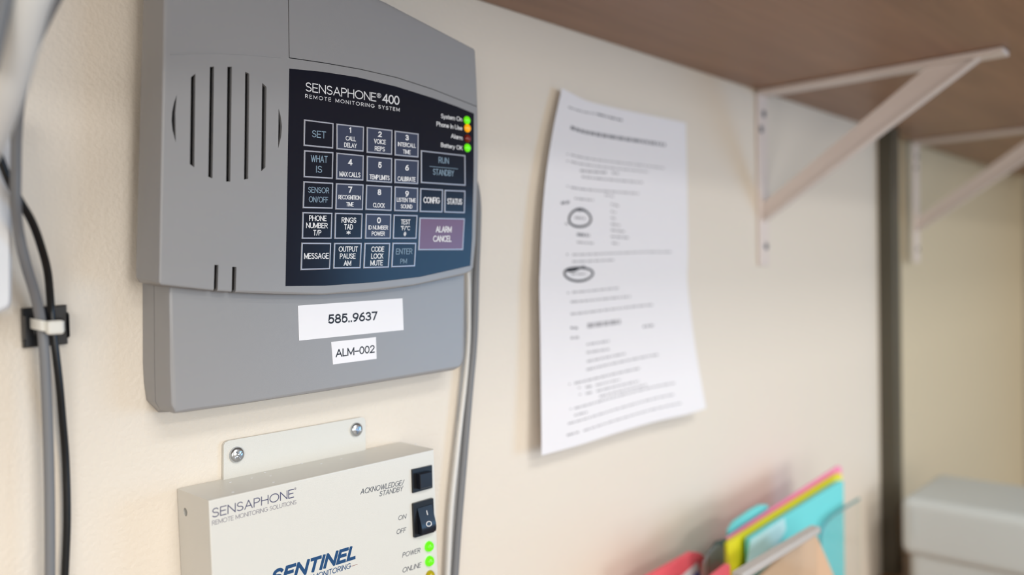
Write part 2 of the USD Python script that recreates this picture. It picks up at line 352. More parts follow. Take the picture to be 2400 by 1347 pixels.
slot_sh = unary_union([poly(q, OL) for q in slots])
def cutter(sh, o0, o1):
    return to_man(ext(sh, o0, o1 - o0))
pocket = slot_sh.buffer(.0014).intersection(Polygon(inset(crease, .0014)))
for g in geoms(slot_sh): lid = lid - cutter(g, OL - DEEP, OL + .01)
for g in geoms(pocket): lid = lid - cutter(g, OL - DEEP, OL - .0018)
lid = lid - cutter(panel_pl, OL - .0006, OL + .01)
seam_px = [(676, -140), (676, 0), (678, 135.4), (757.7, 147), (843.8, 162), (930, 181.7), (1016, 209.7), (1117, 249.5), (1160, 267)]
door_pl = poly(seam_px + [(1160, -300), (676, -300)], OL)
gap = LineString(uv(seam_px, OL)).buffer(.00022, cap_style='flat')
door = lid ^ cutter(door_pl.buffer(-.00022), .011, OL + .01)
lid = lid - cutter(unary_union([door_pl, gap]), .0115, OL + .01)
dv.part('lid', lid, M_grey)
dv.part('battery_door', door, M_grey)
spk = Point(*slot_sh.geoms[3].centroid.coords[0]).buffer(.0335)
for nm, sh in (('speaker_backing', unary_union([g for g in geoms(slot_sh) if g.intersects(spk)])), ('slot_backing', unary_union([g for g in geoms(slot_sh) if not g.intersects(spk)]))):
    dv.part(nm, ext(sh.buffer(.0012).convex_hull.intersection(Polygon(inset(crease, .0015))), OL - DEEP - .0008, .0018), M_dark, label='black backing seen through the slots')
dv.part('ridge', ext(LineString(uv([(401, 127.5), (450, 124.8), (500, 124.6), (545, 126), (590, 129), (656, 134.7)], OL)).buffer(.00028), OL - .0003, .00055), M_grey)
PL = OL - .0001
pan = dv.part('keypad_panel', ext(panel_pl.buffer(-.0001), OL - .0006, .0005), M_panel, label='dark navy glossy keypad membrane')
def tpart(name, shapes, off, m, parent, th=.00006, label=None):
    return dv.part(name, ext(unary_union(shapes), off - .00001, th), m, parent=parent, smooth=False, label=label)
tpart('lettering', [text_px('SENSAPHONE', (716, 213.8), (881.5, 238.2), (716, 192), PL, .115, track=.17), text_px('400', (896.5, 240.5), (936, 246.6), (896.5, 219), PL, .14, track=.14),
      text_px('REMOTE MONITORING SYSTEM', (715, 229.3), (936.5, 261.4), (715, 220), PL, .14, track=.42, space=.75)], PL, M_tw, pan)
tpart('registered_mark', [text_px('®', (883.2, 239.5), (893.2, 240.5), (883.2, 217.5), PL, .05)], PL, M_tw, pan)
tpart('light_caption', [text_px('System On', (1033.5, 276.6), (1083, 284.8), (1033.5, 266), PL, .15, track=.17), text_px('Phone In Use', (1023, 295.2), (1083.5, 305.6), (1023, 284.4), PL, .15, track=.17),
      text_px('Alarm', (1057, 323), (1084, 328.4), (1057, 312.6), PL, .15, track=.17), text_px('Battery OK', (1033.5, 344), (1084, 352), (1033.5, 333.8), PL, .15, track=.17)], PL, M_tw, pan)
for (x, y), m, lb in (((1094, 282), M_green, 'lit green light'), ((1095, 300.5), M_amber, 'lit amber light'), ((1095.3, 325), M_redl, 'unlit red light'), ((1095, 346.5), M_green, 'lit green light')):
    c = at(x, y, PL); r = (at(x + 8.2, y, PL) - c)[0] * .86
    dv.part('status_light', dome(c, r, r * .75), m, label=lb)
# keys: corner pixels TL TR BR BL of the frame, face, ((text, x0, x1 or None, baseline, cap height), ...)
N, S_, R_ = M_keyn, M_keyg, M_keyr
KEYS = [
 ([(712, 279), (782, 288), (781, 348.6), (711, 342)], N, 'pale', [('SET', .27, .74, .36, .27)]),
 ([(788, 289), (853.4, 296.2), (852, 356), (788, 350)], S_, 'white', [('1', .46, .53, .69, .22), ('CALL', .33, .70, .38, .18), ('DELAY', .28, .74, .12, .18)]),
 ([(859.2, 297), (919.8, 304.2), (918.8, 363.2), (859, 358)], S_, 'white', [('2', .44, .58, .66, .22), ('VOICE', .28, .74, .39, .18), ('REPS', .31, .71, .11, .18)]),
 ([(924.6, 305.5), (981.2, 312.8), (980.6, 369.6), (924.5, 364.6)], S_, 'white', [('3', .44, .58, .66, .22), ('INTERCALL', .13, .88, .39, .17), ('TIME', .34, .66, .11, .17)]),
 ([(986, 351.6), (1090.4, 363.4), (1091, 435.6), (986, 429)], N, 'pale', [('RUN', .385, .615, .66, .19), ('STANDBY', .26, .73, .28, .19)]),
 ([(712, 351.4), (781.6, 356), (780, 419.6), (711.2, 415.6)], N, 'pale', [('WHAT', .23, .80, .58, .26), ('IS', .41, .62, .20, .26)]),
 ([(788, 357), (852.6, 363.4), (851.6, 423.6), (787, 420.5)], S_, 'white', [('4', .43, .58, .56, .24), ('MAX CALLS', .12, .88, .12, .19)]),
 ([(859.3, 364.7), (919.3, 370), (918.4, 429.2), (858.7, 425)], S_, 'white', [('5', .44, .58, .56, .24), ('TEMP LIMITS', .11, .90, .10, .19)]),
 ([(924.5, 371.6), (981.2, 375.6), (979.8, 432), (924, 429)], S_, 'white', [('6', .44, .59, .54, .24), ('CALIBRATE', .13, .88, .10, .19)]),
 ([(710.7, 424), (781.2, 427.8), (779.7, 489.6), (709, 488)], N, 'pale', [('SENSOR', .16, .86, .58, .22), ('ON/OFF', .19, .83, .23, .22)]),
 ([(787, 428.6), (852.3, 431.6), (850.5, 492.5), (785.4, 491)], S_, 'white', [('7', .44, .58, .65, .24), ('RECOGNITION', .10, .90, .39, .17), ('TIME', .38, .65, .13, .17)]),
 ([(857.6, 432.3), (919, 435.6), (917.4, 494.8), (856, 491.8)], S_, 'white', [('8', .44, .58, .61, .24), ('CLOCK', .28, .73, .12, .18)]),
 ([(924.4, 436), (979.8, 439.5), (979, 496.3), (923.5, 494.7)], S_, 'white', [('9', .45, .60, .60, .24), ('LISTEN TIME', .10, .90, .38, .17), ('SOUND', .27, .76, .12, .17)]),
 ([(984.5, 440.5), (1038.2, 443.4), (1036.6, 498.2), (983.5, 496.8)], N, 'white', [('CONFIG', .15, .86, .38, .26)]),
 ([(1041.6, 444.4), (1090.6, 446.3), (1089, 499.8), (1041, 498.2)], N, 'white', [('STATUS', .13, .85, .37, .26)]),
 ([(708.4, 496.2), (779.3, 498), (777.2, 560), (706.8, 560)], N, 'white', [('PHONE', .22, .80, .67, .21), ('NUMBER', .13, .85, .40, .21), ('T/P', .37, .64, .13, .21)]),
 ([(784.8, 498), (850, 499.6), (847.9, 560), (783.2, 560)], N, 'white', [('RINGS', .24, .77, .62, .21), ('TAD', .34, .66, .36, .21), ('*', .43, .57, .06, .26)]),
 ([(856.7, 500), (917, 501.4), (915.6, 560), (855, 560)], S_, 'white', [('0', .44, .59, .62, .24), ('ID NUMBER', .12, .88, .37, .17), ('POWER', .25, .76, .13, .17)]),
 ([(922.2, 502.4), (978.6, 503.7), (975.8, 560), (920, 560)], N, 'white', [('TEST', .31, .70, .60, .21), ('°F/°C', .32, .70, .36, .18), ('#', .44, .56, .12, .18)]),
 ([(983, 509), (1089, 511.4), (1085, 586), (979.8, 586.6)], R_, 'white', [('ALARM', .36, .71, .55, .19), ('CANCEL', .31, .72, .26, .19)]),
 ([(706.1, 568), (776.4, 568.6), (773.7, 631.2), (704, 633.2)], N, 'white', [('MESSAGE', .10, .93, .40, .22)]),
 ([(782.6, 568.6), (848, 568.6), (845, 629), (780.4, 629.9)], N, 'white', [('OUTPUT', .17, .86, .65, .21), ('PAUSE', .22, .79, .38, .21), ('AM', .37, .64, .11, .21)]),
 ([(853.8, 568.6), (914.6, 568.6), (911.2, 627.2), (851.2, 629)], N, 'white', [('CODE', .27, .77, .64, .21), ('LOCK', .28, .75, .37, .21), ('MUTE', .26, .75, .10, .21)]),
 ([(919.6, 568.2), (975.4, 568.6), (972.4, 624.4), (916.8, 626.7)], N, 'pale', [('ENTER', .16, .85, .52, .24), ('PM', .36, .64, .14, .20)]),
]
def key_frame(q, off):
    """Raised frame: outer edge, crest, inner edge."""
    o = np.array(q); c = o.mean(0)
    def inner(d):
        g = Polygon(o).buffer(-d, join_style='mitre'); r = np.array(g.exterior.coords)[:-1]
        return np.array([r[np.argmin(((r - k) ** 2).sum(1))] for k in o])
    rings = [(o, off), (inner(.0003), off + .0004), (inner(.00072), off + .0004), (inner(.001), off)]
    v, f = [], []
    for r, z in rings: v += [[a, -z, b] for a, b in r]
    for k in range(3):
        for j in range(4):
            a, b, c2, d2 = k * 4 + j, k * 4 + (j + 1) % 4, (k + 1) * 4 + (j + 1) % 4, (k + 1) * 4 + j
            f += [[a, b, c2], [a, c2, d2]]
    m = trimesh.Trimesh(np.array(v), np.array(f), process=False)
    fn = np.cross(m.vertices[m.faces[:, 1]] - m.vertices[m.faces[:, 0]], m.vertices[m.faces[:, 2]] - m.vertices[m.faces[:, 0]])
    if fn[8:16].sum(0)[1] > 0: m.invert()
    return m, inner(.0008)
for q, face, tone, lines in KEYS:
    o = uv(q, PL); fr, inn = key_frame(o, PL)
    k = dv.part('key', ext(Polygon(inn).buffer(0), PL - .00002, .00014), face, smooth=False, label={id(N): 'dark navy key', id(S_): 'slate grey numbered key', id(R_): 'mauve alarm key'}[id(face)])
    dv.part('key_frame', fr, M_frame, parent=k, smooth=False)
    tl, tr, br, bl = o; sh = []
    for t, x0, x1, y0, h in lines:
        L0, L1 = bl + (tl - bl) * y0, br + (tr - br) * y0
        a, b = L0 + (L1 - L0) * x0, L0 + (L1 - L0) * x1
        big = t in '0123456789'
        sh.append(lettering(t, a, b - a, (tl - bl) * h, .12 if t == '*' else .2 if big else (.13 if tone == 'pale' else .15), track=.2, space=.3))
    if lines[0][0] == 'RUN':
        L0, L1 = bl + (tl - bl) * .53, br + (tr - br) * .53
        sh.append(LineString([L0 + (L1 - L0) * .19, L0 + (L1 - L0) * .82]).buffer(.00016))
    tpart('key_lettering', sh, PL + .00012, M_tp if tone == 'pale' else M_tw, k)
# stickers
for q, t, p0, p1, tp in (([(698, 716), (943, 698.8), (945.8, 773), (701, 798)], '585..9637', (768.5, 759), (884, 750), (768.5, 737), ),
                         ([(776, 801), (881, 789.7), (882.5, 840.4), (780.4, 853.8)], 'ALM-002', (786.5, 837.2), (878, 826), (786.5, 818.2))):
    st = dv.part('sticker', ext(poly(q, OC), OC - .00005, .00016), M_lab, label=f'white printed sticker reading {t}')
    tpart('sticker_lettering', [text_px(t, p0, p1, tp, OC, .18 if t[0] == '5' else .15, track=.2 if t[0] == '5' else .17)], OC + .0001, M_ink, st)

# ------------------------------------------------------------------ the white power monitor box
OS = .034
sb = Thing('monitoring_box', at(700, 1300, 0), 'cream metal monitoring box with black switches below the grey alarm dialer', 'monitor')
zlow = CZ - .22
f_tl, f_tr = at(488, 1172, OS), at(1018, 1052, OS)
zt0, zt1 = f_tl[2], f_tr[2]; bx0, bx1 = f_tl[0], f_tr[0]
def box_ring(i):
    return np.array([[bx0 + i, zt0 - i], [bx1 - i, zt1 - i], [bx1 + .0015 - i, zlow + i], [bx0 + .002 + i, zlow + i]])
body = hull([(box_ring(0), .0005), (box_ring(0), OS - .0012), (box_ring(.0005), OS - .0003), (box_ring(.0012), OS)])
hc = at(430, 1200, .008); hx = bx0
cyl = trimesh.creation.cylinder(.0022, .006, 20); cyl.apply_transform(trimesh.transformations.rotation_matrix(math.pi / 2, [0, 1, 0])); cyl.apply_translation([bx0, -.0085, hc[2]])
body = body - to_man(cyl)
for rr in ([(963.5, 1099.4), (1009.7, 1089), (1010.8, 1142), (965, 1154.4)], [(964.5, 1179), (1011.8, 1165.4), (1015, 1245), (967.7, 1259)]):
    body = body - cutter(poly(rr, OS).buffer(-.0008), OS - .006, OS + .01)
bp = sb.part('enclosure', body, M_cream)
sb.part('side_hole', (lambda c: c)(trimesh.creation.cylinder(.0021, .0008, 20, transform=trimesh.transformations.translation_matrix([bx0 + .0026, -.0085, hc[2]]) @ trimesh.transformations.rotation_matrix(math.pi / 2, [0, 1, 0]))), M_dark, label='dark round screw hole in the left side')
fl = poly([(524, 1043), (527, 1037), (535, 1032.5), (700, 1003.5), (846, 977.5), (852.5, 979), (856, 986), (857, 1060), (523.5, 1130)], .002)
sb.part('mounting_flange', ext(fl, .0004, .0018), M_cream)
def screw(px, r_m, rotation):
    c = at(px[0], px[1], .0022)
    th = np.linspace(0, np.pi / 2, 9)
    prof = np.vstack([[0, 0], np.column_stack([r_m * (np.cos(th) ** .7), .0004 + r_m * .55 * np.sin(th)])]); prof[1, 1] = 0; prof[-1, 0] = 0
    h = trimesh.creation.revolve(prof, sections=36); h.fix_normals(); hm = to_man(h)
    for k in (0, math.pi / 2):
        b = trimesh.creation.box([r_m * 1.15, r_m * .2, r_m * .6]); b.apply_translation([0, 0, r_m * .62]); b.apply_transform(trimesh.transformations.rotation_matrix(rotation + k, [0, 0, 1])); hm = hm - to_man(b)
    t = to_tm(hm); t.apply_transform(R_WALL); t.apply_translation(c); return t
rs = (at(572, 1064.7, .004) - at(554, 1064.7, .004))[0] * .96
sb.part('screw', screw((554, 1064.7), rs, .55), M_zinc, label='zinc pan-head cross screw')
sb.part('screw', screw((834, 1006), rs, 1.2), M_zinc, label='zinc pan-head cross screw')
def stext(name, items, m, label=None, th=.00006):
    return sb.part(name, ext(unary_union(items), OS - .00001, th), m, smooth=False, label=label)
stext('brand_lettering', [text_px('SENSAPHONE', (496.8, 1213.7), (689, 1165.3), (496.8, 1191.5), OS, .10, track=.17)], M_ptxt)
stext('registered_mark', [text_px('®', (689.8, 1153.5), (694.4, 1152.4), (689.8, 1142.5), OS, .06)], M_ptxt2)
stext('tagline_lettering', [text_px('REMOTE MONITORING SOLUTIONS', (496.8, 1231), (694.6, 1180.6), (496.8, 1220), OS, .11, track=.17, space=.4)], M_ptxt2)
stext('switch_caption', [text_px('ACKNOWLEDGE/', (844.6, 1158.4), (946, 1136), (844.6, 1145.6), OS, .12, slant=.2, track=.2), text_px('STANDBY', (888.6, 1163.4), (943.4, 1150), (888.6, 1151.4), OS, .12, slant=.2),
      text_px('ON', (932.6, 1219.4), (951, 1215), (932.6, 1208.2), OS, .12, slant=.2), text_px('OFF', (928.6, 1252), (950.4, 1247), (928.6, 1240.5), OS, .12, slant=.2)], M_pblk)
stext('light_caption', [text_px('POWER', (942.6, 1306.6), (984.4, 1294.4), (942.6, 1295), OS, .12, slant=.2), text_px('ONLINE', (942.6, 1342.4), (986, 1328.6), (942.6, 1330.6), OS, .12, slant=.2), text_px('ALARM', (942.6, 1378), (987, 1363.6), (942.6, 1366), OS, .12, slant=.2)], M_pblk)
stext('product_lettering', [text_px('SENTINEL', (632, 1373), (833, 1309.5), (632, 1337), OS, .23, slant=.22, track=.26)], M_pblue)
stext('product_tagline', [text_px('REMOTE MONITORING', (668, 1378.5), (821, 1331.5), (668, 1365), OS, .13, slant=.15)], M_pblue)
stext('dash', [LineString(uv([(824, 1326.4), (837.5, 1322)], OS)).buffer(.00014)], M_pred)
# push button
b1 = poly([(963.5, 1099.4), (1009.7, 1089), (1010.8, 1142), (965, 1154.4)], OS)
pb = sb.part('push_switch', ext(b1, OS - .004, .0052), M_blk, smooth=False)
cx = uv([(976, 1109), (1003.5, 1102.6), (1004.5, 1137), (977.5, 1144.5)], OS + .0012)
sb.part('button', hull([(cx, OS + .001), (cx, OS + .0042), (inset(cx, .0003), OS + .0046)]), M_blk2, parent=pb)
# rocker switch
ro = poly([(964.5, 1179), (1011.8, 1165.4), (1015, 1245), (967.7, 1259)], OS).buffer(-.0007).buffer(.0007)
ri = poly([(973.5, 1189.5), (1008, 1179), (1010.5, 1240), (976.4, 1250.5)], OS)
rk = sb.part('rocker_switch', ext(ro.difference(ri), OS - .004, .0056), M_blk, smooth=False)
sb.part('switch_well', ext(ri.buffer(.0002), OS - .004, .0008), M_dark, parent=rk, smooth=False)
ra = np.array(ri.buffer(-.0002).minimum_rotated_rectangle.exterior.coords)[:4]
ra = uv([(974, 1190), (1007.6, 1180), (1010, 1240), (976.8, 1250)], OS)   # TL TR BR BL
def lean(t):  # offset of the rocker's face along its height, t 0 at the bottom
    return OS + .0005 + .0034 * math.sin(math.pi * min(1, max(0, t * .62 + .33)))
TT = np.linspace(0, 1, 10); v, f = [], []
for t in TT:
    l, r_ = ra[3] + (ra[0] - ra[3]) * t, ra[2] + (ra[1] - ra[2]) * t
    tilt = OS + (.0052 if t < .3 else .0052 - .0034 * (t - .3) / .7) - (.0 if t > .12 else .0006 * (1 - t / .12))
    for p, o in ((l, tilt), (r_, tilt), (l, OS - .0036), (r_, OS - .0036)): v.append([p[0], -o, p[1]])
for i in range(9):
    a = i * 4; b = a + 4
    f += [[a, a + 1, b + 1], [a, b + 1, b], [a + 2, b + 2, b + 3], [a + 2, b + 3, a + 3], [a, b, b + 2], [a, b + 2, a + 2], [a + 1, a + 3, b + 3], [a + 1, b + 3, b + 1]]
f += [[0, 2, 3], [0, 3, 1], [36, 37, 39], [36, 39, 38]]
rm = trimesh.Trimesh(np.array(v), np.array(f), process=False); rm.fix_normals()
rp = sb.part('rocker', rm, M_blk2, parent=rk, smooth=25)
def on_rocker(fx, t):
    l, r_ = ra[3] + (ra[0] - ra[3]) * t, ra[2] + (ra[1] - ra[2]) * t; p = l + (r_ - l) * fx
    o = OS + (.0052 if t < .3 else .0052 - .0034 * (t - .3) / .7) + .00008
    return np.array([p[0], -o, p[1]])
sb.part('on_off_marks', trimesh.util.concatenate([tube([on_rocker(.55, t) for t in (.68, .76, .84)], .00028, 6, 3),
      tube([on_rocker(.5 + .17 * math.cos(a), .36 + .085 * math.sin(a)) for a in np.linspace(0, 2 * math.pi, 17)], .00028, 6, 2)]), M_tw, parent=rk)
for (x, y), m, lb in (((1004.4, 1279.6), M_green, 'lit green light'), ((1005.4, 1314), M_green, 'lit green light'), ((1006.5, 1348), M_yell, 'unlit yellow light')):
    c = at(x, y, OS); r = (at(x + 11, y, OS) - c)[0] * .86
    sb.part('indicator_light', dome(c, r, r * 1.1), m, label=lb)
# flecks on the top of the box
sp = []
for x, y in ((540, 1130), (621, 1107), (708, 1086), (753, 1086.5), (838, 1058), (546, 1153), (634, 1115), (974, 1040), (641, 1130), (590, 1120), (800, 1075), (880, 1050)):
    p = atz(x, y, zt0 + (zt1 - zt0) * .5); fx = (p[0] - bx0) / (bx1 - bx0); p = atz(x, y, zt0 + (zt1 - zt0) * fx)
    if -.032 < p[1] < -.002:
        m = trimesh.creation.icosphere(1, .0005); m.apply_scale([1.6, 1, .5]); m.apply_translation(p); sp.append(m)
if sp: sb.part('dust_flecks', trimesh.util.concatenate(sp), M_white, kind='stuff', label='white flecks on the box top')

# ------------------------------------------------------------------ cables on the right
tc = lambda pts, r, **k: tube([at(x, y, o) for x, y, o in pts], r, **k)
single('grey_cable', tc([(1095, 400, .006), (1112, 430, .007), (1119, 480, .007), (1118, 560, .007), (1115, 640, .007), (1112, 760, .007), (1108, 830, .007), (1101, 905, .007), (1086, 1085, .007), (1074, 1231, .007), (1066, 1347, .007), (1060, 1420, .007)], .0026), M_cabg,
       'grey cable hanging down the wall from behind the alarm dialer', 'cable')
single('white_cable', tc([(1085, 560, .005), (1096, 640, .0055), (1098, 700, .0055), (1098, 780, .0055), (1094, 850, .0055), (1086, 930, .0055), (1071, 1060, .0055), (1057, 1200, .0055), (1049, 1347, .0055), (1044, 1420, .0055)], .0017), M_cabw,
       'thin off-white cable beside the grey cable under the alarm dialer', 'cable')
# ------------------------------------------------------------------ cables and box on the left
single('wall_box', (lambda g: to_tm(hull([(g, .0005), (g, .026), (inset(g, .0015), .028)])))(uv([(-160, 250), (30, 250), (30.5, 690), (29.5, 708), (25, 721), (0, 734), (-160, 790)], .028)), M_white,
       'white wall box cut by the left picture edge behind the cables', 'box')
single('grey_cable', tc([(190, -110, .105), (140, -20, .095), (104, 50, .086), (76, 115, .077), (57, 180, .068), (44, 250, .056), (38.5, 320, .048), (37, 400, .043), (37, 480, .040), (44, 545, .032), (61, 620, .026), (82, 690, .018), (97, 760, .0125), (104, 830, .0125), (110, 950, .0125), (115, 1100, .0125), (117, 1250, .0125), (117, 1420, .0125)], [.002, .002, .002, .0021, .0022, .0022]), M_cabg,
       'grey cable on the left tied to the black square cable mount', 'cable')
single('black_cable', tc([(-40, 300, .036), (-8, 355, .034), (24, 430, .032), (46, 470, .031), (75, 520, .026), (97, 580, .02), (112, 640, .014), (119, 715, .009), (124, 770, .009), (131, 830, .009), (139, 900, .008), (146, 980, .006), (154, 1083, .004), (157, 1217, .004), (152, 1347, .004), (148, 1420, .004)], .0017), M_cabk,
       'black cable on the left tied to the black square cable mount', 'cable')
single('white_hose', tc([(125, -130, .125), (70, 0, .118), (40, 110, .11), (6, 225, .10), (-40, 340, .085), (-110, 460, .07)], .0062, sides=28), M_cabw,
       'thick white cable curving across the upper left corner', 'cable')
single('grey_cable', tc([(40, -110, .12), (8, -10, .12), (-10, 70, .12), (-30, 160, .12)], .003), M_cabg, 'dark grey cable in the extreme upper left corner beside the thick white cable', 'cable')
mq = uv([(54, 722.6), (158, 713.8), (160.8, 806), (58, 815.7)], .004)
cm = Thing('cable_mount', at(107, 765, 0), 'black square adhesive cable mount holding the grey and black cables', 'cable mount')
cm.part('base_plate', hull([(mq, .0004), (mq, .003), (inset(mq, .0006), .0038)]), M_blk)
mc = mq.mean(0)
cm.part('cradle', rbox((mc[0] - .0062, -.0075, mc[1] - .0035), (mc[0] + .0062, -.0034, mc[1] + .0035), .0008), M_blk)
for sx in (-1, 1):
    cm.part('rib', hull([(np.array([[mc[0] + sx * .0085, mc[1] + .006], [mc[0] + sx * .0095, mc[1] + .006], [mc[0] + sx * .0095, mc[1] - .006], [mc[0] + sx * .0085, mc[1] - .006]]), .0035), (np.array([[mc[0] + sx * .0088, mc[1] + .005], [mc[0] + sx * .0092, mc[1] - .005], [mc[0] + sx * .0092, mc[1] + .005]]), .006)]), M_blk)
zt = Thing('zip_tie', at(107, 765, .016), 'white nylon zip tie wrapped around cables on the black mount', 'zip tie')
path = [at(70, 757, .005), at(78, 759, .012), at(93, 762, .0163), at(108, 764.5, .0163), at(124, 766, .0148), at(140, 766, .0125), at(150, 763, .005)]
sp_ = smooth_path(path, 8); band = []
for p in sp_: band += [p + [0, 0, .0023], p - [0, 0, .0023], p + [0, -.0011, .0023], p + [0, -.0011, -.0023]]
band = np.array(band); f = []
for i in range(len(sp_) - 1):
    a, b = i * 4, i * 4 + 4
    f += [[a, b, b + 1], [a, b + 1, a + 1], [a + 2, a + 3, b + 3], [a + 2, b + 3, b + 2], [a, a + 2, b + 2], [a, b + 2, b], [a + 1, b + 1, b + 3], [a + 1, b + 3, a + 3]]
zt.part('strap', trimesh.Trimesh(band, np.array(f), process=False), M_nylon, smooth=False)
hp = at(124, 766.5, .0155)
zt.part('tie_head', rbox(hp + [-.0034, -.0045, -.0031], hp + [.0034, -.0002, .0031], .0012, 4), M_nylon)

# ------------------------------------------------------------------ notice on the wall
TOP = [(1317, 206), (1359.6, 229), (1393, 241), (1460, 257), (1534, 272), (1607.6, 287.6)]
BOT = [(1269.5, 1067), (1360, 1042), (1449.5, 1013), (1538.6, 987), (1610, 971), (1655, 956)]
LEF = [(1317, 206), (1296.5, 302.5), (1279.8, 410), (1270.5, 514), (1266, 618), (1264.3, 673), (1266.5, 800), (1267.7, 905), (1269.5, 1067)]
RIG = [(1607.6, 287.6), (1611, 440), (1612.8, 588), (1611, 656), (1620.5, 745), (1633, 834), (1655, 956)]
def along(pts, t):
    p = np.array(pts, float); s = np.r_[0, np.cumsum(np.linalg.norm(np.diff(p, axis=0), axis=1))]; s /= s[-1]
    return np.stack([np.interp(t, s, p[:, 0]), np.interp(t, s, p[:, 1])], -1)
def dense(pts):
    return smooth_path(np.column_stack([np.array(pts, float), np.zeros(len(pts))]), 8)[:, :2]
TOP, BOT, LEF, RIG = (dense(k) for k in (TOP, BOT, LEF, RIG))
def coons(s, t):
    a, b, l, r = along(TOP, s), along(BOT, s), along(LEF, t), along(RIG, t); s, t = np.asarray(s)[..., None], np.asarray(t)[..., None]
    return (1 - t) * a + t * b + (1 - s) * l + s * r - ((1 - s) * (1 - t) * TOP[0] + s * (1 - t) * TOP[-1] + (1 - s) * t * BOT[0] + s * t * BOT[-1])
def lift(s, t):
    return .003 + .0065 * (1 - s) ** 2 * np.sin(np.pi * np.clip(.15 + .62 * t, 0, 1)) + .008 * t ** 3 + .006 * s * t ** 2
def paper_pt(s, t, up=0.0):
    p = coons(s, t); return at(p[0], p[1], float(lift(s, t)) + up)
GX, GY = np.linspace(0, 1, 25), np.linspace(0, 1, 41)
st_grid = np.array([[coons(s, t) for s in GX] for t in GY])
def inv(x, y):
    k = np.argmin(((st_grid - [x, y]) ** 2).sum(-1)); j, i = divmod(k, len(GX)); s, t = GX[i], GY[j]
    for _ in range(6):
        e = 1e-3; p = coons(s, t); J = np.column_stack([(coons(min(s + e, 1), t) - coons(s - e, t)), (coons(s, t + e) - coons(s, t - e))]) / (2 * e)
        ds = np.linalg.lstsq(J, np.array([x, y]) - p, rcond=None)[0]; s, t = np.clip(s + ds[0], 0.002, .998), np.clip(t + ds[1], 0.002, .998)
    return s, t
def sheet(fn, S, T, up):
    v = np.array([fn(s, t, 0) for t in T for s in S] + [fn(s, t, up) for t in T for s in S]); n, m_ = len(S), len(T); o = n * m_; f = []
    for j in range(m_ - 1):
        for i in range(n - 1):
            a, b, c, d_ = j * n + i, j * n + i + 1, (j + 1) * n + i + 1, (j + 1) * n + i
            f += [[a, b, c], [a, c, d_], [o + a, o + c, o + b], [o + a, o + d_, o + c]]
    rimv = [i for i in range(n)] + [j * n + n - 1 for j in range(1, m_)] + [(m_ - 1) * n + i for i in range(n - 2, -1, -1)] + [j * n for j in range(m_ - 2, 0, -1)]
    for a, b in zip(rimv, rimv[1:] + rimv[:1]): f += [[a, o + a, b], [b, o + a, o + b]]
    m = trimesh.Trimesh(v, np.array(f), process=False); m.fix_normals(); return m
nt = Thing('paper_notice', at(1450, 650, 0), 'curling white printed sheet with two hand-circled items on the wall', 'paper')
sheet_path = nt.part('sheet', sheet(paper_pt, GX, GY, .00025), M_paper, smooth=40)
c1 = lambda x, y: (1200 + x / 2.694, 180 + y / 2.694)
c2 = lambda x, y: (1200 + x / 2.806, 620 + y / 2.806)
LINES = []   # pixel start, end, height, tone
for a in [(355, 190, 540, 235, 9, 0), (540, 235, 697, 275, 12, 1), (370, 318, 968, 430, 21, 1), (370, 490, 960, 577, 9, 0), (370, 535, 860, 600, 9, 0), (345, 487, 356, 489, 8, 0), (345, 531, 356, 533, 8, 0), (430, 592, 600, 605, 14, 0), (632, 605, 672, 611, 14, 0),
          (440, 630, 825, 667, 12, 0), (370, 697, 800, 737, 11, 0), (345, 690, 357, 692, 8, 0), (585, 745, 648, 757, 9, 0), (395, 766, 515, 779, 11, 0), (310, 797, 362, 791, 17, 1),
          (625, 803, 675, 815, 12, 0), (625, 848, 655, 858, 12, 0), (625, 888, 652, 896, 12, 0), (625, 928, 682, 938, 12, 0), (625, 966, 716, 978, 12, 0), (625, 1008, 736, 1016, 12, 0), (632, 1048, 672, 1054, 12, 0),
          (335, 925, 356, 931, 12, 0), (395, 888, 462, 894, 14, 0), (410, 994, 490, 1001, 18, 1), (410, 1043, 520, 1051, 11, 0), (342, 1121, 358, 1121, 10, 0), (380, 1122, 1012, 1105, 10, 0), (380, 1166, 645, 1156, 10, 0), (375, 1245, 470, 1243, 11, 0)]:
    LINES.append((*c1(*a[:2]), *c1(*a[2:4]), a[4] / 2.694, a[5]))
for a in [(362, 186, 376, 185, 10, 0), (395, 182, 700, 154, 11, 0), (385, 245, 780, 209, 12, 0), (385, 325, 930, 264, 12, 0), (385, 415, 432, 417, 13, 1), (495, 402, 715, 374, 32, 0), (862, 408, 937, 398, 14, 1), (385, 482, 440, 478, 14, 0),
          (490, 525, 640, 502, 12, 0), (490, 578, 640, 556, 12, 0), (492, 637, 745, 585, 12, 0), (490, 691, 965, 591, 12, 0), (410, 780, 840, 681, 12, 0), (372, 787, 384, 785, 8, 0), (435, 810, 450, 807, 8, 0), (485, 806, 525, 799, 13, 0), (550, 793, 710, 756, 10, 0),
          (556, 832, 835, 766, 11, 0), (440, 855, 455, 852, 8, 0), (485, 848, 530, 838, 12, 0), (575, 868, 885, 790, 11, 0), (410, 945, 1070, 778, 11, 0), (380, 950, 392, 947, 8, 0), (410, 991, 495, 969, 11, 0), (368, 1046, 1065, 853, 10, 0), (360, 1122, 440, 1100, 12, 0), (470, 1092, 1112, 910, 10, 0)]:
    LINES.append((*c2(*a[:2]), *c2(*a[2:4]), a[4] / 2.806, a[5]))
bars = {0: [], 1: []}
